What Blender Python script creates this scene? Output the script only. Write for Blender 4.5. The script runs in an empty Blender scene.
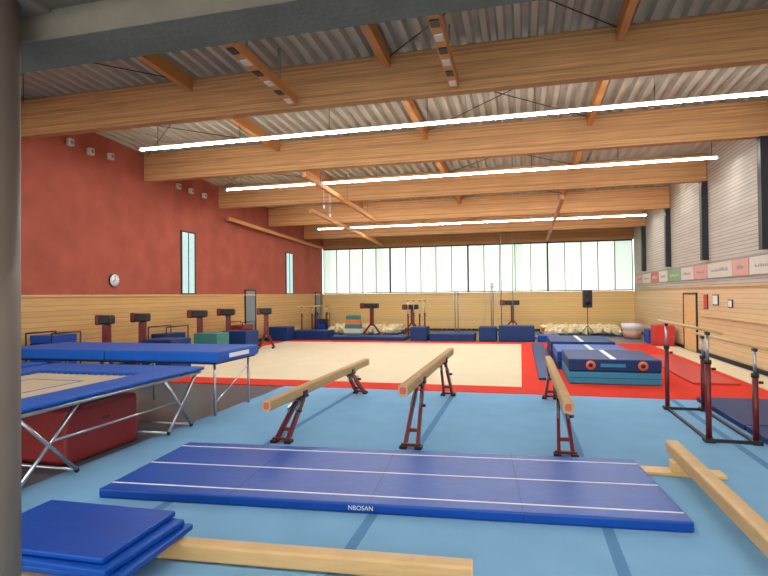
import bpy, bmesh, math, random
from mathutils import Vector, Matrix, Euler
random.seed(7)
SC = bpy.context.scene
COL = SC.collection
try:
    SC.view_settings.view_transform = 'Standard'
except Exception:
    pass

# ------------------------------------------------------------------ materials
MATS = {}
def lin(c):
    out = []
    for v in c:
        v = v/255.0
        out.append(v/12.92 if v <= 0.04045 else ((v+0.055)/1.055)**2.4)
    return (out[0], out[1], out[2], 1.0)

def mat(name, rgb, rough=0.6, metal=0.0, var=0.12, vscale=6.0, stretch=(1,1,1), bump=0.0, bscale=60.0,
        emis=None, estr=0.0, spec=0.5, stripes=None, coat=0.0):
    """stripes = (axis index, pitch, line fraction, darken)"""
    if name in MATS: return MATS[name]
    m = bpy.data.materials.new(name); m.use_nodes = True
    nt = m.node_tree; N = nt.nodes; L = nt.links
    b = N['Principled BSDF']
    col = lin(rgb)
    b.inputs['Roughness'].default_value = rough
    b.inputs['Metallic'].default_value = metal
    b.inputs['Specular IOR Level'].default_value = spec
    if coat: b.inputs['Coat Weight'].default_value = coat
    tc = N.new('ShaderNodeTexCoord')
    mp = N.new('ShaderNodeMapping'); mp.inputs['Scale'].default_value = stretch
    L.new(tc.outputs['Object'], mp.inputs['Vector'])
    nz = N.new('ShaderNodeTexNoise'); nz.inputs['Scale'].default_value = vscale
    nz.inputs['Detail'].default_value = 5
    L.new(mp.outputs['Vector'], nz.inputs['Vector'])
    mr = N.new('ShaderNodeMapRange')
    mr.inputs['From Min'].default_value = 0.25; mr.inputs['From Max'].default_value = 0.75
    mr.inputs['To Min'].default_value = 1-var; mr.inputs['To Max'].default_value = 1+var
    L.new(nz.outputs['Fac'], mr.inputs['Value'])
    fac = mr.outputs['Result']
    if stripes:
        ax, pitch, frac, dark = stripes
        sp = N.new('ShaderNodeSeparateXYZ'); L.new(tc.outputs['Object'], sp.inputs[0])
        dv = N.new('ShaderNodeMath'); dv.operation = 'DIVIDE'; dv.inputs[1].default_value = pitch
        L.new(sp.outputs[ax], dv.inputs[0])
        fr = N.new('ShaderNodeMath'); fr.operation = 'FRACT'; L.new(dv.outputs[0], fr.inputs[0])
        lt = N.new('ShaderNodeMath'); lt.operation = 'LESS_THAN'; lt.inputs[1].default_value = frac
        L.new(fr.outputs[0], lt.inputs[0])
        # plank to plank tone change
        fl = N.new('ShaderNodeMath'); fl.operation = 'FLOOR'; L.new(dv.outputs[0], fl.inputs[0])
        wn = N.new('ShaderNodeTexWhiteNoise'); wn.noise_dimensions = '1D'; L.new(fl.outputs[0], wn.inputs['W'])
        pr = N.new('ShaderNodeMapRange'); pr.inputs['To Min'].default_value = 1-var*0.6; pr.inputs['To Max'].default_value = 1+var*0.6
        L.new(wn.outputs['Value'], pr.inputs['Value'])
        ml = N.new('ShaderNodeMath'); ml.operation = 'MULTIPLY'; ml.inputs[1].default_value = dark
        L.new(lt.outputs[0], ml.inputs[0])
        sb = N.new('ShaderNodeMath'); sb.operation = 'SUBTRACT'; sb.inputs[0].default_value = 1.0
        L.new(ml.outputs[0], sb.inputs[1])
        m1 = N.new('ShaderNodeMath'); m1.operation = 'MULTIPLY'; L.new(fac, m1.inputs[0]); L.new(sb.outputs[0], m1.inputs[1])
        m2 = N.new('ShaderNodeMath'); m2.operation = 'MULTIPLY'; L.new(m1.outputs[0], m2.inputs[0]); L.new(pr.outputs['Result'], m2.inputs[1])
        fac = m2.outputs[0]
    vm = N.new('ShaderNodeVectorMath'); vm.operation = 'SCALE'
    vm.inputs[0].default_value = col[:3]
    L.new(fac, vm.inputs['Scale'])
    L.new(vm.outputs['Vector'], b.inputs['Base Color'])
    if bump:
        n2 = N.new('ShaderNodeTexNoise'); n2.inputs['Scale'].default_value = bscale; n2.inputs['Detail'].default_value = 4
        L.new(tc.outputs['Object'], n2.inputs['Vector'])
        bp = N.new('ShaderNodeBump'); bp.inputs['Strength'].default_value = bump; bp.inputs['Distance'].default_value = 0.02
        L.new(n2.outputs['Fac'], bp.inputs['Height']); L.new(bp.outputs['Normal'], b.inputs['Normal'])
    if emis:
        b.inputs['Emission Color'].default_value = lin(emis)
        b.inputs['Emission Strength'].default_value = estr
    MATS[name] = m
    return m

RED_WALL = mat('red_plaster', (166,88,72), 0.92, var=0.16, vscale=1.3, bump=0.6, bscale=18, spec=0.15)
WAINS_L = mat('panel_wood_left', (204,160,100), 0.6, var=0.10, vscale=5, stretch=(1,0.25,6), stripes=(2,0.142,0.08,0.45))
WAINS_B = mat('panel_wood_back', (224,186,120), 0.6, var=0.08, vscale=5, stretch=(0.25,1,6), stripes=(2,0.142,0.08,0.4))
WAINS_R = mat('panel_wood_right', (220,192,146), 0.55, var=0.08, vscale=5, stretch=(1,0.25,6), stripes=(2,0.142,0.08,0.4))
SLAT_R = mat('acoustic_slats', (184,176,162), 0.8, var=0.10, vscale=4, stretch=(1,0.3,6), stripes=(2,0.11,0.22,0.4))
GLULAM = mat('glulam_timber', (192,144,96), 0.6, var=0.28, vscale=9, stretch=(0.12,2,5), stripes=(2,0.045,0.08,0.24), spec=0.2)
GLULAM_Y = mat('glulam_timber_purlin', (194,134,78), 0.6, var=0.15, vscale=7, stretch=(2,0.12,5), spec=0.2)
DECK = mat('roof_deck_steel', (180,174,156), 0.6, metal=0.0, var=0.06, vscale=3)
CONC = mat('concrete', (104,98,88), 0.9, var=0.16, vscale=3.5, bump=0.25, bscale=30, spec=0.1)
COLM = mat('painted_column_grey', (122,108,98), 0.5, metal=0.0, var=0.05, spec=0.3)
STEELGREY = mat('painted_steel_grey', (136,128,120), 0.5, metal=0.1, var=0.05)
CHROME = mat('galvanised_tube', (190,192,195), 0.28, metal=0.9, var=0.04)
DARK = mat('dark_metal', (38,38,42), 0.45, metal=0.3, var=0.05)
CARPET = mat('blue_carpet', (130,176,210), 0.95, var=0.06, vscale=2.0, bump=0.2, bscale=300, spec=0.08)
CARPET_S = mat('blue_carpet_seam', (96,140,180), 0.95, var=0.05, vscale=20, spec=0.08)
BEIGE = mat('beige_carpet', (220,204,172), 0.95, var=0.04, vscale=1.2, spec=0.08)
REDC = mat('red_carpet', (218,62,44), 0.9, var=0.05, vscale=3, spec=0.1)
FLOORM = mat('grey_sport_floor', (84,96,100), 0.3, var=0.06, vscale=1.5)
BLUEV = mat('blue_vinyl', (6,72,164), 0.38, var=0.08, vscale=2.5, bump=0.35, bscale=3.5, spec=0.3)
BLUEV2 = mat('blue_vinyl_dark', (16,52,106), 0.5, var=0.06, vscale=3, bump=0.1, bscale=6, spec=0.3)
BLUEV3 = mat('blue_trampoline_pad', (14,90,184), 0.5, var=0.06, vscale=3, bump=0.15, bscale=6, spec=0.3)
BLUEB = mat('blue_webbing', (70,120,176), 0.8, var=0.06, vscale=30)
TURQ = mat('turquoise_vinyl', (40,140,180), 0.5, var=0.05)
WHITE = mat('white_paint', (235,235,232), 0.6, var=0.03)
REDV = mat('dark_red_vinyl', (138,34,32), 0.5, var=0.06, vscale=4, bump=0.1, bscale=8)
REDP = mat('red_lacquer', (108,24,24), 0.35, var=0.05)
REDB = mat('bright_red_vinyl', (196,48,40), 0.5, var=0.05)
SUEDE = mat('beam_suede', (194,162,118), 0.9, var=0.06, vscale=8, bump=0.1, bscale=120, spec=0.15)
LWOOD = mat('light_wood', (208,168,112), 0.5, var=0.10, vscale=8, stretch=(0.5,0.5,4))
YWOOD = mat('plywood', (226,188,126), 0.5, var=0.08, vscale=6)
BED = mat('trampoline_bed', (196,176,146), 0.8, var=0.06, vscale=30)
FOAM = mat('cream_foam', (228,212,170), 0.9, var=0.08)
TEAL = mat('green_vinyl', (50,120,116), 0.5, var=0.05)
BLACK = mat('black_plastic', (20,20,22), 0.5, var=0.05)
ORANGE = mat('orange_print', (226,120,60), 0.5, var=0.05)
DOORG = mat('door_grey_glass', (120,142,150), 0.15, var=0.05)
SIGN1 = mat('banner_cream', (206,200,188), 0.6, var=0.04)
SIGN2 = mat('banner_red', (196,92,74), 0.6, var=0.04)
SIGN3 = mat('banner_green', (120,160,110), 0.6, var=0.04)
SIGN4 = mat('banner_dark', (86,92,102), 0.6, var=0.04)
SIGN5 = mat('banner_pink', (206,152,138), 0.6, var=0.04)
LETT = mat('banner_lettering', (140,128,120), 0.6, var=0.04)
LED = mat('led_diffuser', (255,255,255), 0.5, var=0.0, emis=(252,254,255), estr=118)
LED_UPFILL = mat('led_added_upglow', (255,255,255), 0.5, var=0.0, emis=(252,254,255), estr=7)  # upward glow added to the LED housings to brighten the roof deck
PANES = []
for i,(c,s) in enumerate([((222,240,226),0.92),((210,232,218),0.84),((232,244,232),1.0),((200,226,212),0.8)]):
    PANES.append(mat('frosted_glass_%d'%i, (200,215,205), 0.5, var=0.05, vscale=1.0, emis=c, estr=s))
PANE_L = mat('clear_window_daylight', (120,150,150), 0.2, var=0.2, emis=(196,226,226), estr=0.75)

# ------------------------------------------------------------------ mesh builder
class B:
    def __init__(s, name):
        s.name = name; s.bm = bmesh.new(); s.mats = []
    def mi(s, m):
        if m not in s.mats: s.mats.append(m)
        return s.mats.index(m)
    def _add(s, tmp, m, M, smooth=False):
        i = s.mi(m)
        vm = {}
        for v in tmp.verts: vm[v] = s.bm.verts.new(M @ v.co)
        for f in tmp.faces:
            try:
                nf = s.bm.faces.new([vm[v] for v in f.verts]); nf.material_index = i; nf.smooth = smooth
            except ValueError: pass
        tmp.free()
    def box(s, c, size, m, rot=(0,0,0), bev=0.0, seg=2):
        t = bmesh.new(); bmesh.ops.create_cube(t, size=1.0)
        for v in t.verts: v.co = Vector((v.co.x*size[0], v.co.y*size[1], v.co.z*size[2]))
        if bev > 0:
            bmesh.ops.bevel(t, geom=list(t.edges), offset=bev, segments=seg, profile=0.5, affect='EDGES')
        M = Matrix.Translation(c) @ Euler(rot).to_matrix().to_4x4()
        s._add(t, m, M, smooth=False)
        return s
    def bx(s, x0,x1,y0,y1,z0,z1, m, bev=0.0, seg=2):
        return s.box(((x0+x1)/2,(y0+y1)/2,(z0+z1)/2), (x1-x0,y1-y0,z1-z0), m, bev=bev, seg=seg)
    def tube(s, p, q, r, m, n=12, r2=None):
        p = Vector(p); q = Vector(q); d = q-p
        t = bmesh.new()
        bmesh.ops.create_cone(t, cap_ends=True, cap_tris=False, segments=n, radius1=r, radius2=(r if r2 is None else r2), depth=d.length)
        M = Matrix.Translation((p+q)/2) @ d.to_track_quat('Z','Y').to_matrix().to_4x4()
        s._add(t, m, M, smooth=True)
        return s
    def path(s, pts, r, m, n=10):
        for a,b in zip(pts[:-1], pts[1:]): s.tube(a,b,r,m,n)
        for a in pts[1:-1]: s.ball(a, r, m)
        return s
    def ball(s, c, r, m, n=10):
        t = bmesh.new(); bmesh.ops.create_uvsphere(t, u_segments=n, v_segments=max(6,n//2), radius=r)
        s._add(t, m, Matrix.Translation(c), smooth=True); return s
    def bar(s, p, q, w, h, m, bev=0.0):
        """rectangular bar from p to q"""
        p = Vector(p); q = Vector(q); d = q-p
        t = bmesh.new(); bmesh.ops.create_cube(t, size=1.0)
        for v in t.verts: v.co = Vector((v.co.x*w, v.co.y*h, v.co.z*d.length))
        if bev: bmesh.ops.bevel(t, geom=list(t.edges), offset=bev, segments=2, profile=0.5, affect='EDGES')
        z = d.normalized(); up = Vector((1,0,0)) if abs(z.x) < 0.9 else Vector((0,1,0))
        y = z.cross(up).normalized(); x = y.cross(z)
        R = Matrix((x,y,z)).transposed().to_4x4()
        s._add(t, m, Matrix.Translation((p+q)/2) @ R); return s
    def prism(s, prof, m, y0, y1, axis='Y'):
        """extrude 2D profile [(x,z)] along y"""
        i = s.mi(m)
        if axis == 'Y':
            a = [s.bm.verts.new((x,y0,z)) for x,z in prof]; b = [s.bm.verts.new((x,y1,z)) for x,z in prof]
        else:
            a = [s.bm.verts.new((y0,x,z)) for x,z in prof]; b = [s.bm.verts.new((y1,x,z)) for x,z in prof]
        n = len(prof)
        fs = [s.bm.faces.new(a), s.bm.faces.new(b[::-1])]
        for k in range(n): fs.append(s.bm.faces.new([a[k],b[k],b[(k+1)%n],a[(k+1)%n]]))
        for f in fs: f.material_index = i
        return s
    def done(s):
        bm = s.bm
        bmesh.ops.recalc_face_normals(bm, faces=list(bm.faces))
        xs=[v.co.x for v in bm.verts]; ys=[v.co.y for v in bm.verts]; zs=[v.co.z for v in bm.verts]
        o = Vector(((min(xs)+max(xs))/2,(min(ys)+max(ys))/2,min(zs)))
        for v in bm.verts: v.co -= o
        me = bpy.data.meshes.new(s.name); bm.to_mesh(me); bm.free()
        for m in s.mats: me.materials.append(m)
        ob = bpy.data.objects.new(s.name, me); COL.objects.link(ob); ob.location = o
        return ob

# ------------------------------------------------------------------ room dims
XL, XR = -12.4, 6.2
YF, YB = -4.0, 32.6
def bz(y): return 6.36 - 0.0435*(y-10.94)     # beam underside
def rz(y): return bz(y) + 0.95                # roof deck underside
WZ = 2.28

b = B('floor'); b.bx(XL-0.2, XR+0.2, YF, YB+0.2, -0.2, 0, FLOORM); b.done()

# --- side walls
def sidewall(name, x0, x1, low, up, wz):
    b = B(name)
    b.bx(x0,x1,YF,YB,0,wz,low)
    prof = [(YF,wz),(YB,wz),(YB,rz(YB)+0.3),(YF,rz(YF)+0.3)]
    b.prism(prof, up, x0, x1, axis='X')
    return b.done()
sidewall('wall_left', XL-0.3, XL, WAINS_L, RED_WALL, WZ)
sidewall('wall_right', XR, XR+0.3, WAINS_R, SLAT_R, 2.36)
b = B('wall_back')
b.bx(XL,XR,YB,YB+0.3,0,WZ,WAINS_B)
b.bx(XL,XR,YB,YB+0.3,5.2,rz(YB)+0.3,GLULAM)
b.done()
b = B('trim_left'); b.bx(XL, XL+0.05, YF, YB, WZ-0.04, WZ+0.02, LWOOD); b.done()
b = B('trim_back'); b.bx(XL+0.06, XR-0.06, YB-0.08, YB-0.002, WZ-0.04, WZ+0.02, LWOOD); b.done()
b = B('trim_right'); b.bx(XR-0.06,XR,YF,32.5,2.34,2.4,LWOOD); b.done()
b = B('baseboard_left'); b.bx(XL, XL+0.03, YF, YB, 0, 0.12, DARK); b.done()
b = B('baseboard_right'); b.bx(XR-0.03, XR, YF, YB, 0, 0.12, DARK); b.done()
b = B('baseboard_back'); b.bx(XL+0.04, XR-0.04, YB-0.03, YB-0.001, 0, 0.12, DARK); b.done()

# --- corrugated roof deck
b = B('ceiling')
i = b.mi(DECK)
pts=[]; x = XL-0.05; pitch=0.31; dep=0.13
while x < XR+0.1:
    pts += [(x,0),(x+0.11,0),(x+0.155,dep),(x+0.265,dep)]; x += pitch
ra=[b.bm.verts.new((p[0],YF,rz(YF)+p[1])) for p in pts]
rb=[b.bm.verts.new((p[0],YB,rz(YB)+p[1])) for p in pts]
for k in range(len(pts)-1):
    f=b.bm.faces.new([ra[k],rb[k],rb[k+1],ra[k+1]]); f.material_index=i
b.prism([(YF,rz(YF)+0.16),(YB,rz(YB)+0.16),(YB,rz(YB)+0.35),(YF,rz(YF)+0.35)], DECK, XL, XR, axis='X')  # unseen solid plate above the deck, added to block light
b.done()

# --- glulam beams
for k in range(-1,5):
    y = 10.94 + 4.65*k
    if k == 4: y = 29.5
    z = bz(y)
    b = B('ceiling_beam')
    b.bx(XL+0.02, XR-0.02, y, y+0.26, z, z+0.94, GLULAM, bev=0.015, seg=1)
    b.done()
# --- purlins between beams
ys = [6.29,10.94,15.59,20.24,24.89,29.5,32.6]
for x in (-7.4,-2.66,1.9):
    b = B('ceiling_purlin')
    for a,c in zip(ys[:-1], ys[1:]):
        y0=a+0.27; y1=c-0.01
        b.bar((x,y0,rz(y0)-0.17),(x,y1,rz(y1)-0.17),0.14,0.30,GLULAM_Y)
    b.done()
# --- LED lines; first row is added out of view to light the near area
for y,z,x0,x1 in ((3.9,6.8,-10.6,5.76),(13.2,6.45,-10.6,6.0),(17.9,6.18,-10.6,5.76),(22.6,6.42,-10.6,5.76),(27.2,5.79,-10.6,5.76)):  # fourth row raised out of sight behind a beam, kept for its light
    b = B('ceiling_light_line')
    b.bx(x0,x1,y-0.032,y+0.032,z+0.012,z+0.05,WHITE)
    b.bx(x0+0.02,x1-0.02,y-0.029,y+0.029,z-0.004,z+0.012,LED)
    b.bx(x0+0.02,x1-0.02,y-0.029,y+0.029,z+0.05,z+0.06,LED_UPFILL)
    x = x0+0.6
    while x < x1:
        b.tube((x,y,z+0.06),(x,y,rz(y)),0.008,DARK,6); x += 2.6
    b.done()
# --- apparatus rails under the roof
def rail(x,y0,y1,z0,z1,hang=True,w=0.12,h=0.16,slots=False):
    b = B('apparatus_rail')
    b.bar((x,y0,z0),(x,y1,z1),w,h,GLULAM_Y,bev=0.01)
    b.bar((x-w/2-0.012,y0,z0),(x-w/2-0.012,y1,z1),0.02,h*0.35,STEELGREY)
    if slots:
        n=9
        for k in range(n):
            t=(k+0.5)/n; y=y0+(y1-y0)*t; z=z0+(z1-z0)*t
            b.box((x+0.0,y,z-h/2-0.006),(w*0.7,0.22,0.03),BLACK if k%2 else SIGN1)
    n = 3
    for k in range(n):
        t=(k+0.5)/n; y=y0+(y1-y0)*t; z=z0+(z1-z0)*t
        if hang: b.bar((x,y,z+h/2),(x,y,rz(y)),0.04,0.04,STEELGREY)
    if slots is False and hang and x > -7 and x < 0:
        for yy,zb in ((y0+1.7,5.2),(y0+2.3,5.0)):
            b.tube((x,yy,z0-0.1),(x,yy,zb),0.007,WHITE,6); b.box((x,yy,zb),(0.05,0.05,0.1),WHITE)
    b.done()
rail(-4.78,6.7,10.85,6.62,6.5,w=0.2,h=0.2,slots=True)
rail(-1.25,6.7,10.85,6.62,6.5,w=0.2,h=0.2,slots=True)
rail(-6.4,15.3,23.8,5.93,5.62)
rail(-8.1,20.0,31.5,5.62,5.25)
rail(1.5,20.0,31.5,5.62,5.25)
rail(-12.15,20.6,32.0,5.55,5.2,hang=False)

# tie cables / bracing
b = B('roof_bracing_cables')
for a,c in zip(ys[:-2], ys[1:-1]):
    for x0,x1 in ((-2.66,1.9),(-12.2,-7.4)):
        b.tube((x0,a+0.3,rz(a)-0.1),(x1,c-0.05,rz(c)-0.1),0.012,DARK,6)
        b.tube((x1,a+0.3,rz(a)-0.12),(x0,c-0.05,rz(c)-0.12),0.012,DARK,6)
b.done()

# --- concrete slab above camera + column
b = B('concrete_soffit')
b.bx(XL+0.02,XR-0.02,YF,2.42,3.72,4.0,CONC)
b.bx(XL+0.02,XR-0.02,2.28,2.6,3.57,4.0,CONC,bev=0.01,seg=1)
b.bx(XL+0.02,XR-0.02,1.9,1.96,3.66,3.725,COLM)
b.done()
b = B('steel_column')
b.tube((-2.55,2.1,0),(-2.55,2.1,3.715),0.12,COLM,40)
b.bx(-2.72,-2.37,1.97,2.27,0.0,0.02,COLM); b.bx(-2.72,-2.37,1.97,2.27,3.70,3.718,COLM)
b.done()

# --- back windows
edges=[-12.36,-7.9,-3.05,1.56,6.16]
for w in range(4):
    x0,x1=edges[w],edges[w+1]
    b=B('window_%d'%(w+1))
    z0,z1=WZ+0.03,5.2
    b.bx(x0,x1,YB-0.02,YB+0.1,z0,z0+0.06,DARK); b.bx(x0,x1,YB-0.02,YB+0.1,z1-0.08,z1,DARK)
    b.bx(x0,x0+0.05,YB-0.02,YB+0.1,z0,z1,DARK); b.bx(x1-0.05,x1,YB-0.02,YB+0.1,z0,z1,DARK)
    n=5
    for k in range(n):
        a=x0+0.05+(x1-x0-0.1)*k/n; c=x0+0.05+(x1-x0-0.1)*(k+1)/n
        m=PANES[random.choice([0,0,1,2,2,3])]
        b.bx(a,(a+c)/2,YB+0.04,YB+0.06,z0+0.05,z1-0.07,m)
        b.bx((a+c)/2,c,YB+0.045,YB+0.065,z0+0.05,z1-0.07,PANES[random.choice([0,1,2])])
        if k: b.bx(a-0.025,a+0.025,YB+0.0,YB+0.08,z0,z1,STEELGREY)
    b.done()
# --- left windows
for n_,(y0,y1,z0,z1) in enumerate(((17.7,18.5,2.3,4.72),(27.0,27.85,2.3,4.6))):
    b=B('window_%d'%(n_+5))
    b.bx(XL,XL+0.04,y0-0.06,y1+0.06,z0,z0+0.05,DARK); b.bx(XL,XL+0.04,y0-0.06,y1+0.06,z1-0.05,z1,DARK)
    b.bx(XL,XL+0.04,y0-0.06,y0,z0,z1,DARK); b.bx(XL,XL+0.04,y1,y1+0.06,z0,z1,DARK)
    b.bx(XL,XL+0.02,y0,y1,z0+0.05,z1-0.05,PANE_L)
    b.bx(XL,XL+0.04,(y0+y1)/2-0.015,(y0+y1)/2+0.015,z0,z1,DARK)
    b.done()
# --- doors
def door(name,x,sgn,y0,y1,h,leaf):
    b=B(name)
    a,c=(x,x+0.05*sgn) if sgn>0 else (x-0.05,x)
    b.bx(a,c,y0-0.07,y0,0.0,h+0.07,DARK); b.bx(a,c,y1,y1+0.07,0,h+0.07,DARK); b.bx(a,c,y0-0.07,y1+0.07,h,h+0.07,DARK)
    a2,c2=(x,x+0.03) if sgn>0 else (x-0.03,x)
    b.bx(a2,c2,y0,y1,0.0,h,leaf)
    yh=y0+0.1
    hx=x+0.07*sgn
    b.tube((x+0.03*sgn,yh,1.05),(hx,yh,1.05),0.012,CHROME); b.tube((hx,yh,1.05),(hx,yh+0.14,1.05),0.012,CHROME)
    b.done()
door('door_1',XL+0.004,1,22.5,23.4,2.45,DOORG)
door('door_2',XL+0.004,1,31.3,32.1,2.35,DOORG)
door('door_3',XR-0.004,-1,21.6,23.1,2.1,YWOOD)
# --- clock
b=B('wall_clock')
b.tube((XL,14.2,2.75),(XL+0.05,14.2,2.75),0.21,DARK,36); b.tube((XL+0.05,14.2,2.75),(XL+0.058,14.2,2.75),0.19,WHITE,36)
b.bar((XL+0.064,14.2,2.75),(XL+0.064,14.2,2.90),0.008,0.018,BLACK); b.bar((XL+0.064,14.2,2.75),(XL+0.064,14.1,2.70),0.008,0.022,BLACK)
for k in range(12):
    a=k*math.pi/6; b.box((XL+0.06,14.2+0.165*math.cos(a),2.75+0.165*math.sin(a)),(0.006,0.02,0.02),BLACK)
b.done()
# --- wall speakers
for y,z in ((12.45,6.62),(13.2,6.55),(14.0,6.6),(17.4,6.33),(18.2,6.3),(19.1,6.28)):
    b=B('wall_speaker')
    b.box((XL+0.09,y,z),(0.14,0.18,0.2),SIGN1,bev=0.02); b.tube((XL,y,z),(XL+0.03,y,z),0.05,DARK)
    b.tube((XL+0.16,y,z),(XL+0.166,y,z),0.06,STEELGREY,20)
    b.done()
# --- right wall columns + banner strip
for y in (10.94,15.59,20.24,24.89,29.5):
    b=B('steel_wall_column'); b.bx(XR-0.2,XR,y+0.02,y+0.24,3.27,bz(y),DARK)
    b.bx(XR-0.17,XR-0.06,y-0.02,y+0.28,3.27,3.31,DARK); b.bx(XR-0.2,XR,y-0.02,y+0.28,bz(y)-0.04,bz(y),DARK)
    b.done()
b=B('sponsor_banner')
cyc=[(5.0,4.0,SIGN1),(9,3.0,SIGN5),(12,1.75,SIGN1),(13.8,1.2,SIGN2),(15.05,1.9,SIGN1),(17,1.2,SIGN5),(18.2,2.2,SIGN1),(20.4,1.5,SIGN5),(21.9,1.6,SIGN1),(23.5,2.0,SIGN3),(25.5,1.5,SIGN1),(27,1.6,SIGN2),(28.6,1.7,SIGN1),(30.3,1.7,SIGN5)]
b.bx(XR-0.025,XR-0.002,5.0,32.3,2.62,2.66,STEELGREY); b.bx(XR-0.025,XR-0.002,5.0,32.3,3.14,3.18,STEELGREY)
for y,w,m in cyc:
    b.bx(XR-0.02,XR-0.002,y,y+w-0.04,2.66,3.14,m)
    lm=LETT if m in (SIGN1,SIGN5) else SIGN1
    yy=y+0.35
    while yy<y+w-0.4:
        hh=random.uniform(0.05,0.12)
        b.bx(XR-0.024,XR-0.019,yy,yy+0.05,2.85,2.85+hh,lm); yy+=0.1
b.done()
for y,z,w,h,m in ((19.4,1.75,0.5,0.35,WHITE),(20.4,1.6,0.4,0.5,REDB),(18.2,1.7,0.35,0.25,WHITE)):
    b=B('wall_notice'); b.bx(XR-0.03,XR-0.001,y,y+w,z,z+h,DARK); b.bx(XR-0.035,XR-0.03,y+0.03,y+w-0.03,z+0.03,z+h-0.03,m); b.done()
b=B('wall_handrail')
b.tube((XR-0.1,9.0,1.35),(XR-0.1,20.8,1.35),0.025,LWOOD)
for y in (9.3,12,15,18,20.5): b.tube((XR,y,1.3),(XR-0.1,y,1.35),0.012,CHROME)
b.done()

# --- carpets
b=B('blue_floor_carpet'); b.bx(-5.57,XR-0.06,0.3,12.0,0,0.02,CARPET,bev=0.005,seg=1)
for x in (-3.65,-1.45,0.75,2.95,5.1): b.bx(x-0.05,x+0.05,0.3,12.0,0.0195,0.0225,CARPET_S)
b.done()
b=B('floor_exercise_carpet')
b.bx(-11.7,5.2,12.03,24.7,0,0.022,REDC,bev=0.005,seg=1)
b.bx(-10.9,0.0,12.9,23.7,0.022,0.026,BEIGE)
b.done()
b=B('vault_runway'); b.bx(5.25,6.05,12.05,23.7,0.0,0.02,BEIGE); b.done()

# --- big blue landing mat
def stripe_mat(name,c,L,W,H,rot,z0,lines,m=BLUEV,bev=0.018):
    b=B(name)
    b.box((0,0,H/2),(L,W,H),m,bev=bev,seg=3)
    for f in lines:
        y=-W/2+W*f; b.box((0,y,H+0.001),(L-0.04,0.026,0.003),WHITE)
    for k in (-1,0,1):
        b.box((k*L/4,0,H*0.5),(0.012,W+0.004,H*0.55),BLUEV2)
        b.box((k*L/4,0,H-0.0005),(0.01,W-0.04,0.003),BLUEV2)
    o=b.done(); o.location=(c[0],c[1],z0); o.rotation_euler=(0,0,rot); return o
mt=stripe_mat('tumbling_mat',(-1.57,6.08),6.0,1.88,0.10,math.radians(4.6),0.023,(0.11,0.5,0.89))
def text(parent,s,size,loc,rot,m,name='lettering'):
    cu=bpy.data.curves.new(name,'FONT'); cu.body=s; cu.size=size; cu.extrude=0.001; cu.align_x='CENTER'; cu.align_y='CENTER'
    cu.materials.append(m); o=bpy.data.objects.new(name,cu); COL.objects.link(o); o.parent=parent; o.location=loc; o.rotation_euler=rot
    return o
text(mt,'NBOSAN',0.064,(-0.08,-0.943,0.052),(math.radians(90),0,0),WHITE)

# --- balance beams
def balance_beam(x,y0,top,L=5.0):
    b=B('balance_beam')
    zc=top-0.075
    prof=[]
    for ang in range(0,360,20):
        a=math.radians(ang); cx=math.copysign(abs(math.cos(a))**0.45,math.cos(a)); sz=math.copysign(abs(math.sin(a))**0.45,math.sin(a))
        prof.append((x+cx*0.068, zc+sz*0.078))
    b.prism(prof,SUEDE,y0,y0+L)
    for yy in (y0-0.012,y0+L):
        pe=[(x+(p[0]-x)*0.98, zc+(p[1]-zc)*0.98) for p in prof]
        b.prism(pe,SUEDE,yy,yy+0.012)
        pe=[(x+(p[0]-x)*0.6, zc+(p[1]-zc)*0.6) for p in prof]
        b.prism(pe,SIGN2,yy-0.004,yy+0.016)
    for yc,s in ((y0+0.5,1),(y0+L-0.5,-1)):
        yt=yc+0.72*s
        b.box((x,yt-0.02*s,top-0.175),(0.15,0.34,0.04),DARK,bev=0.008)
        b.box((x-0.078,yt,top-0.12),(0.012,0.16,0.1),DARK); b.box((x+0.078,yt,top-0.12),(0.012,0.16,0.1),DARK)
        for sx in (-1,1):
            b.bar((x+sx*0.045,yt,top-0.18),(x+sx*0.09,yc,0.06),0.045,0.10,REDP,bev=0.008)
            b.bar((x+sx*0.048,yt-0.02*s,top-0.24),(x+sx*0.068,yc+0.36*s,top*0.55),0.02,0.112,CHROME)
            b.box((x+sx*0.11,yc-0.02*s,0.045),(0.1,0.14,0.045),BLACK,bev=0.01)
        b.bar((x-0.09,yc+0.16*s,0.24*top),(x+0.09,yc+0.16*s,0.24*top),0.035,0.05,REDP)
        b.bar((x-0.14,yc-0.02*s,0.075),(x+0.14,yc-0.02*s,0.075),0.05,0.04,REDP)
        b.bar((x,yt-0.05*s,top-0.2),(x,yt-0.55*s,top-0.16),0.02,0.03,CHROME)
        b.tube((x+0.07,yc+0.4*s,top*0.55),(x+0.14,yc+0.4*s,top*0.55),0.022,BLACK)
    b.done()
balance_beam(-3.47,6.88,0.74)
balance_beam(-1.53,6.98,1.0)
balance_beam(0.56,7.05,0.85)

# --- low floor beams
def floor_beam(name,L,W,H,top,feet,c,rot,footw=0.9):
    b=B(name)
    prof=[]
    for ang in range(0,360,20):
        a=math.radians(ang); cx=math.copysign(abs(math.cos(a))**0.4,math.cos(a)); sz=math.copysign(abs(math.sin(a))**0.4,math.sin(a))
        prof.append((cx*W/2, top-H/2+sz*H/2))
    b.prism(prof,LWOOD,-L/2,L/2)
    for yy in (-L/2-0.008,L/2): b.prism([(p[0]*0.97,(p[1]-top+H/2)*0.97+top-H/2) for p in prof],YWOOD,yy,yy+0.008)
    for f in feet:
        y=-L/2+f
        b.box((0,y,0.02),(footw,0.24,0.04),YWOOD,bev=0.01)
        if top-H>0.05: b.box((0,y,(0.04+top-H)/2+0.005),(W*1.5,0.2,top-H-0.03),YWOOD,bev=0.01)
    o=b.done(); o.location=(c[0],c[1],0.022); o.rotation_euler=(0,0,rot); return o
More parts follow.
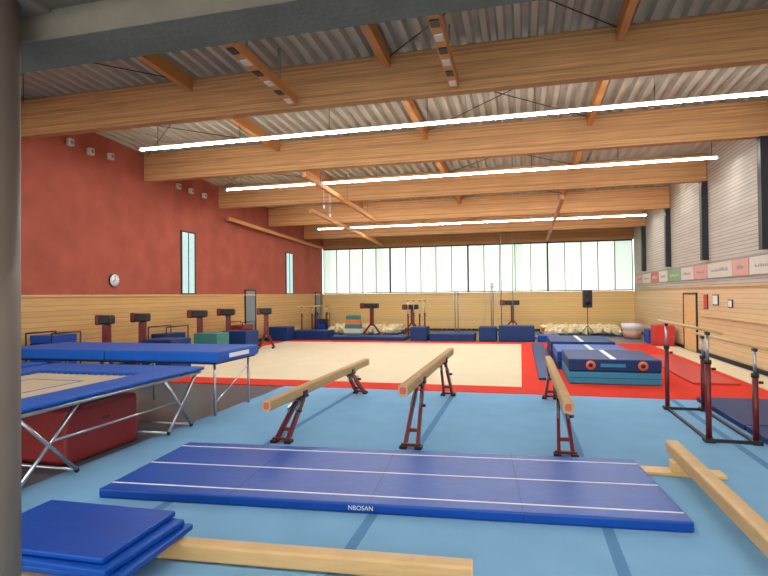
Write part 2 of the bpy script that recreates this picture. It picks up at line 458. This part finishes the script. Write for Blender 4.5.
floor_beam('floor_balance_beam',5.0,0.16,0.16,0.30,(0.5,4.6),(1.86,5.0),math.radians(0.5))
floor_beam('floor_balance_beam',4.6,0.15,0.145,0.15,(1.2,4.0),(-2.68,3.95),math.radians(-86),footw=0.12)
# --- stacked folding mats bottom left
b=B('wooden_bench')
b.bx(-4.6,-2.95,3.12,3.42,0.14,0.18,YWOOD,bev=0.006); b.bx(-4.5,-4.42,3.14,3.40,0.022,0.14,YWOOD); b.bx(-3.12,-3.04,3.14,3.40,0.022,0.14,YWOOD)
b.bx(-4.42,-3.1,3.25,3.29,0.04,0.1,YWOOD)
b.done()
b=B('folding_mat_stack')
b.box((-3.42,3.64,0.212),(1.32,0.9,0.052),BLUEV,rot=(0,0,0.03),bev=0.015,seg=3)
b.box((-3.5,3.62,0.267),(1.34,0.9,0.052),BLUEV,rot=(0,0,-0.02),bev=0.015,seg=3)
b.box((-3.57,3.64,0.32),(1.3,0.86,0.05),BLUEV,rot=(0,0,0.02),bev=0.015,seg=3)
b.done()

# --- parallel bars
def parallel_bars(name,x0,x1,y0,y1,z,over=0.6,post=REDP,ht=1.18,zf=0.022,z2=None,ht2=None):
    b=B(name)
    for x,zz,hh in ((x0,z,ht),(x1,z2 or z,ht2 or ht)):
        b.tube((x,y0-over,zz),(x,y1+over,zz),0.024,LWOOD,14)
        for y in (y0,y1):
            b.tube((x,y,zf+0.04),(x,y,hh),0.04,post,16); b.tube((x,y,hh),(x,y,zz-0.06),0.022,CHROME,14)
            b.tube((x,y,hh-0.03),(x,y,hh+0.03),0.05,BLACK,16)
            b.box((x,y,zz-0.045),(0.05,0.1,0.05),DARK,bev=0.008)
            b.tube((x+0.05,y,hh-0.1),(x+0.1,y,hh-0.1),0.02,BLACK)
            b.box((x,y,zf+0.03),(0.14,0.16,0.06),DARK,bev=0.01)
    for x in (x0,x1): b.bar((x,y0,zf+0.02),(x,y1,zf+0.02),0.05,0.03,DARK)
    for y in (y0,y1): b.bar((x0,y,zf+0.02),(x1,y,zf+0.02),0.03,0.05,DARK)
    b.done()
parallel_bars('parallel_bars',2.62,3.22,8.7,10.96,1.64,z2=1.41,ht2=1.0)
b=B('landing_mat'); b.bx(3.36,5.4,9.5,11.85,0.022,0.12,BLUEV2,bev=0.02); b.done()
b=B('landing_mat'); b.bx(3.36,5.4,7.1,9.46,0.022,0.12,BLUEV2,bev=0.02); b.done()

# --- stack of crash mats centre right
def crash(x0,x1,y0,y1,z0,layers,emblem=False):
    b=B('crash_mat_stack'); z=z0
    for h,m in layers:
        b.bx(x0,x1,y0,y1,z,z+h-0.008,m,bev=0.03,seg=3)
        b.bx(x0+0.02,x1-0.02,y0-0.004,y0+0.01,z+h*0.48,z+h*0.52,BLUEV2)
        z+=h
    if emblem:
        zz=z-layers[-1][0]*0.5
        for x in (x0+0.5,x1-0.4):
            b.tube((x,y0-0.008,zz),(x,y0+0.01,zz),0.11,ORANGE,24); b.tube((x,y0-0.012,zz),(x,y0,zz),0.05,BLUEV2,20)
        b.bx((x0+x1)/2-0.3,(x0+x1)/2+0.25,y0-0.006,y0,zz-0.04,zz+0.04,TURQ)
    b.bx((x0+x1)/2-0.06,(x0+x1)/2+0.06,y0+0.1,y1-0.1,z-0.008,z-0.003,WHITE)
    b.done()
crash(1.1,3.15,13.6,15.9,0.026,((0.3,TURQ),(0.3,BLUEV2)),True)
crash(1.0,3.0,16.05,18.4,0.026,((0.26,BLUEV2),(0.26,BLUEV)))
crash(0.95,2.95,18.6,21.4,0.026,((0.3,BLUEV2),(0.28,BLUEV2)))
b=B('floor_mat'); b.bx(0.42,0.9,14.0,23.6,0.026,0.08,BLUEV2,bev=0.01); b.done()
b=B('floor_mat'); b.bx(3.9,4.9,14.0,20.0,0.024,0.07,REDB,bev=0.01); b.done()

# --- trampoline
def trampoline(name,x0,x1,y0,y1,z):
    b=B(name); pw=0.55
    b.bx(x0,x0+pw,y0,y1,z-0.05,z,BLUEV3,bev=0.015); b.bx(x1-pw,x1,y0,y1,z-0.05,z,BLUEV3,bev=0.015)
    b.bx(x0+pw,x1-pw,y0,y0+pw,z-0.05,z,BLUEV3,bev=0.015); b.bx(x0+pw,x1-pw,y1-0.9,y1,z-0.05,z,BLUEV3,bev=0.015)
    b.bx(x0+pw+0.08,x1-pw-0.08,y0+pw+0.08,y1-0.98,z-0.05,z-0.04,BED)
    xm=(x0+x1)/2; ym=(y0+y1)/2
    b.bx(xm-0.5,xm-0.46,ym-1,ym+1,z-0.04,z-0.037,BLUEB); b.bx(xm+0.46,xm+0.5,ym-1,ym+1,z-0.04,z-0.037,BLUEB)
    b.bx(xm-0.5,xm+0.5,ym-1.04,ym-1,z-0.04,z-0.037,BLUEB); b.bx(xm-0.5,xm+0.5,ym+1,ym+1.04,z-0.04,z-0.037,BLUEB)
    y=y0+pw
    while y<y1-0.9:
        b.tube((x0+pw-0.05,y,z-0.045),(x0+pw+0.1,y,z-0.045),0.008,CHROME,6); b.tube((x1-pw+0.05,y,z-0.045),(x1-pw-0.1,y,z-0.045),0.008,CHROME,6); y+=0.12
    x=x0+pw
    while x<x1-pw:
        b.tube((x,y0+pw-0.05,z-0.045),(x,y0+pw+0.1,z-0.045),0.008,CHROME,6); b.tube((x,y1-0.85,z-0.045),(x,y1-1.0,z-0.045),0.008,CHROME,6); x+=0.12
    zr=z-0.09; R=0.03
    b.path([(x0+0.06,y0+0.06,zr),(x1-0.06,y0+0.06,zr),(x1-0.06,y1-0.06,zr),(x0+0.06,y1-0.06,zr),(x0+0.06,y0+0.06,zr)],R,CHROME)
    for x in (x0+0.1,x1-0.1):
        for (ya,yb) in ((y0+2.5,y0+1.6),(y0+1.6,y0+2.45),(y1-0.95,y1-0.25),(y1-0.1,y1-0.85)):
            b.tube((x,ya,zr),(x,yb,0.06),0.024,CHROME)
            b.ball((x,yb,0.055),0.033,BLACK)
        b.tube((x,y0+2.05,zr-0.4),(x,y1-0.6,zr-0.4),0.016,CHROME)
    for yb in (y0+1.6,y1-0.25,y1-0.85,y0+2.45):
        b.tube((x0+0.1,yb,0.06),(x1-0.1,yb,0.06),0.022,CHROME)
    b.done()
trampoline('trampoline',-8.4,-5.3,3.1,8.2,1.0)
trampoline('trampoline',-11.75,-8.65,3.1,8.2,1.0)
b=B('trampoline_end_deck')
for k in range(2):
    xa=-5.3-2.45*k
    b.bx(xa-2.43,xa,8.6,10.15,1.0,1.2,BLUEV3,bev=0.03,seg=3)
b.bx(-10.15,-5.35,8.65,10.1,0.97,1.0,DARK)
for x in (-5.45,-7.7,-10.0):
    for y in (8.75,10.0):
        b.tube((x,y,0.0),(x,y,0.98),0.025,CHROME)
    b.tube((x,8.75,0.25),(x,10.0,0.8),0.016,CHROME)
b.bx(-5.298,-5.294,9.0,9.75,1.06,1.14,WHITE)
b.done()

b=B('foam_block'); b.bx(-6.65,-5.75,5.75,7.1,0.0,0.74,REDV,bev=0.06,seg=4)
b.bx(-5.752,-5.744,6.35,6.5,0.5,0.52,BLACK); b.done()

# --- vaulting tables (back + left)
def vault_table(x,y,h=1.7,w=1.0,rot=0.0,split=True):
    b=B('vaulting_table')
    b.box((0,0,h-0.15),(w*0.62 if split else w,0.5,0.26),BLACK,bev=0.05,seg=3)
    if split: b.box((-w*0.42,0,h-0.15),(w*0.24,0.36,0.30),REDP,bev=0.04)
    b.box((0,0,h*0.58),(0.18,0.24,h*0.5),REDP,bev=0.02)
    b.tube((0,0,h*0.3),(0,0,h*0.85),0.07,CHROME)
    q=w*0.42
    b.bar((0,0,h*0.42),(-q,0,0.1),0.08,0.1,REDP); b.bar((0,0,h*0.42),(q,0,0.1),0.08,0.1,REDP)
    for sx in (-q,q):
        b.bar((sx,-0.35,0.06),(sx,0.35,0.06),0.08,0.08,REDP)
        for sy in (-0.35,0.35): b.tube((sx-0.03,sy,0.05),(sx+0.03,sy,0.05),0.05,BLACK)
    o=b.done(); o.location=(x,y,0.0); o.rotation_euler=(0,0,rot)
vault_table(-7.8,27.7,1.78,1.15); vault_table(-5.95,29.6,1.66,1.05); vault_table(-0.5,30.6,1.85,1.25)
for x,y,w_ in ((-11.6,17.6,0.8),(-11.6,19.6,0.8),(-11.6,13.0,0.5),(-11.6,14.5,0.6),(-10.4,20.6,0.7)):
    vault_table(x,y,1.72,w_,rot=math.radians(20))

# --- vault box (trapezoid)
def vault_box(x,y,h,cols,w=1.1,d=0.5):
    b=B('vaulting_box'); n=len(cols); z=0.0; hh=h/n
    for k,m in enumerate(cols):
        t0=1-0.28*k/n; t1=1-0.28*(k+1)/n
        i=b.mi(m); V=[]
        for zz,t in ((z+0.01,t0),(z+hh,t1)):
            for sx,sy in ((-1,-1),(1,-1),(1,1),(-1,1)): V.append(b.bm.verts.new((x+sx*w/2*t,y+sy*d/2*t,zz)))
        for q in ((0,1,2,3),(4,5,6,7),(0,1,5,4),(1,2,6,5),(2,3,7,6),(3,0,4,7)):
            f=b.bm.faces.new([V[j] for j in q]); f.material_index=i
        z+=hh
    b.done()
vault_box(-8.5,26.8,1.15,(TEAL,SIGN1,TEAL,ORANGE,TEAL),0.95)

# --- springboards
def springboard(x,y,rot=0.0,m=REDB):
    b=B('springboard')
    b.bar((0,-0.55,0.03),(0,0.6,0.03),0.6,0.03,YWOOD)
    b.bar((0,-0.6,0.05),(0,0.6,0.24),0.6,0.05,m)
    for sx in (-0.2,0,0.2): b.tube((sx,0.4,0.04),(sx,0.4,0.2),0.04,DARK)
    o=b.done(); o.location=(x,y,0.0); o.rotation_euler=(0,0,rot)
springboard(0.4,27.6,0.1,BLUEV3)

# --- equipment trolleys by the left wall
def trolley(x,y,w,l,h,load):
    b=B('equipment_trolley')
    for sx in (-1,1):
        for sy in (-1,1):
            b.tube((sx*w/2,sy*l/2,0.1),(sx*w/2,sy*l/2,h),0.02,DARK); b.tube((sx*w/2-0.02,sy*l/2,0.06),(sx*w/2+0.02,sy*l/2,0.06),0.06,BLACK)
        b.tube((sx*w/2,-l/2,h),(sx*w/2,l/2,h),0.02,DARK)
    b.box((0,0,0.14),(w,l,0.04),DARK)
    z=0.17
    for t,m in load:
        b.box((0,0,z+t/2),(w*0.85,l*0.9,t-0.01),m,bev=0.02); z+=t
    o=b.done(); o.location=(x,y,0.0)
trolley(-11.75,11.35,0.8,0.9,1.32,((0.3,BLUEV2),(0.3,BLUEV),(0.3,BLUEV2),(0.2,BLUEV)))
trolley(-11.8,16.1,0.7,1.2,1.2,((0.3,BLUEV2),(0.2,REDV),(0.3,BLUEV2)))
trolley(-11.8,21.1,0.7,1.1,1.1,((0.3,BLUEV),(0.3,BLUEV2),(0.2,REDV)))
trolley(-11.8,30.9,0.7,0.7,1.1,((0.3,BLUEV),(0.3,BLUEV2)))

# --- low mats at back
def mat_block(x0,x1,y0,y1,z0,z1,m,name='gym_mat'):
    b=B(name); b.bx(x0,x1,y0,y1,z0,z1,m,bev=0.025)
    n=max(1,int((x1-x0)/1.2))
    for k in range(1,n): xx=x0+(x1-x0)*k/n; b.bx(xx-0.01,xx+0.01,y0-0.004,y0+0.004,z0+0.02,z1-0.02,DARK)
    b.done()
mat_block(-11.3,-9.3,24.9,26.0,0,0.46,BLUEV2)
mat_block(-9.1,-5.4,24.9,26.3,0,0.18,BLUEV2)
mat_block(-5.1,-4.3,24.9,25.8,0,0.66,BLUEV2)
mat_block(-4.2,-2.1,25.0,26.3,0,0.35,BLUEV2)
mat_block(-1.9,-1.1,25.2,26.2,0,0.66,BLUEV2)
mat_block(-1.0,0.6,25.2,26.2,0,0.72,BLUEV2)
mat_block(0.75,1.7,25.2,26.2,0,0.3,BLUEV)
mat_block(-11.95,-10.9,23.8,24.7,0.026,0.7,BLUEV2)
mat_block(-10.9,-10.0,16.2,17.0,0.026,0.95,TEAL)
mat_block(-10.9,-9.9,18.0,19.0,0.026,0.9,BLUEV2)
mat_block(-10.9,-9.9,13.6,14.6,0.026,0.95,BLUEV2)
mat_block(5.3,6.0,23.8,24.7,0,0.85,REDB)
mat_block(5.3,6.0,25.0,26.0,0,0.6,BLUEV)

# --- foam pit cubes
def foam_pile(x0,x1,y0,y1,h,n):
    b=B('foam_cube_pile')
    b.bx(x0,x1,y0,y1,0,0.06,BLUEV2)
    for k in range(n):
        x=random.uniform(x0+0.15,x1-0.15); y=random.uniform(y0+0.15,y1-0.15)
        e=1-abs((y-(y0+y1)/2)/((y1-y0)/2))*0.5
        z=0.14+random.random()*h*e
        b.box((x,y,z),(0.2,0.2,0.2),FOAM if random.random()>0.02 else ORANGE,rot=(random.uniform(-0.5,0.5),random.uniform(-0.5,0.5),random.uniform(0,1.5)))
    b.done()
foam_pile(-10.8,-6.6,28.6,31.5,0.32,480)
foam_pile(1.0,5.0,28.9,31.8,0.32,480)

# --- loudspeaker on stand
b=B('loudspeaker')
x,y=3.2,28.1
b.box((x,y,1.9),(0.42,0.4,0.85),BLACK,bev=0.03); b.tube((x,y-0.2,1.75),(x,y-0.212,1.75),0.15,DARK,24); b.tube((x,y-0.2,2.1),(x,y-0.212,2.1),0.08,DARK,24)
b.tube((x,y,0.1),(x,y,1.5),0.02,DARK)
for k in range(3):
    a=k*2.094+0.5; b.tube((x,y,0.6),(x+0.5*math.cos(a),y+0.5*math.sin(a),0.01),0.014,DARK)
b.done()
b=B('ball_tub')
b.tube((5.2,28.0,0.0),(5.2,28.0,0.4),0.36,SIGN5,28,r2=0.44); b.tube((5.2,28.0,0.4),(5.2,28.0,0.75),0.44,WHITE,28,r2=0.5)
b.tube((5.2,28.0,0.75),(5.2,28.0,0.79),0.52,SIGN5,28); b.done()

# --- uneven bars and uprights at the back
def high_bar(name,x,y0,y1,z,base=0.0):
    b=B(name)
    for y in (y0,y1):
        b.tube((x,y,base+0.02),(x,y,z),0.03,STEELGREY); b.box((x,y,base+0.02),(0.3,0.3,0.04),DARK)
        for sx in (-1,1): b.tube((x,y,z-0.05),(x+sx*0.75,y+(0.5 if y==y1 else -0.5),base+0.01),0.007,CHROME,6)
    b.tube((x,y0,z),(x,y1,z),0.018,WHITE); b.done()
high_bar('high_bar',-1.4,26.9,28.7,2.75)
high_bar('uneven_bars',-3.2,27.0,28.3,2.35)
parallel_bars('parallel_bars',-5.6,-5.0,26.9,28.4,1.9,over=0.4,zf=0.0)
parallel_bars('parallel_bars',-11.7,-11.1,27.5,29.8,1.6,zf=0.0)
b=B('climbing_pole')
for x in (-1.0,-0.4): b.tube((x,29.45,0),(x,29.45,bz(29.5)),0.022,STEELGREY)
b.box((-0.7,29.45,0.02),(1.0,0.2,0.04),DARK)
b.done()
b=B('bench')
b.bx(-11.9,-11.5,24.95,26.7,0.40,0.45,LWOOD)
for y in (25.2,26.5): b.bx(-11.85,-11.55,y-0.04,y+0.04,0,0.4,DARK)
b.done()

# ------------------------------------------------------------------ light / world
w=bpy.data.worlds.new('World'); SC.world=w; w.use_nodes=True
bg=w.node_tree.nodes['Background']; bg.inputs[0].default_value=(1.0,0.995,0.97,1); bg.inputs[1].default_value=4.6

# ------------------------------------------------------------------ camera
cam=bpy.data.cameras.new('camera'); co=bpy.data.objects.new('camera',cam); COL.objects.link(co)
cam.sensor_width=36; cam.lens=36*535/768; cam.clip_end=200
R=Matrix.Rotation(math.radians(14.3),4,'Z') @ Matrix.Rotation(math.radians(90.75),4,'X') @ Matrix.Rotation(math.radians(-0.6),4,'Z')
co.matrix_world=Matrix.Translation((0,0,2.2)) @ R
SC.camera=co
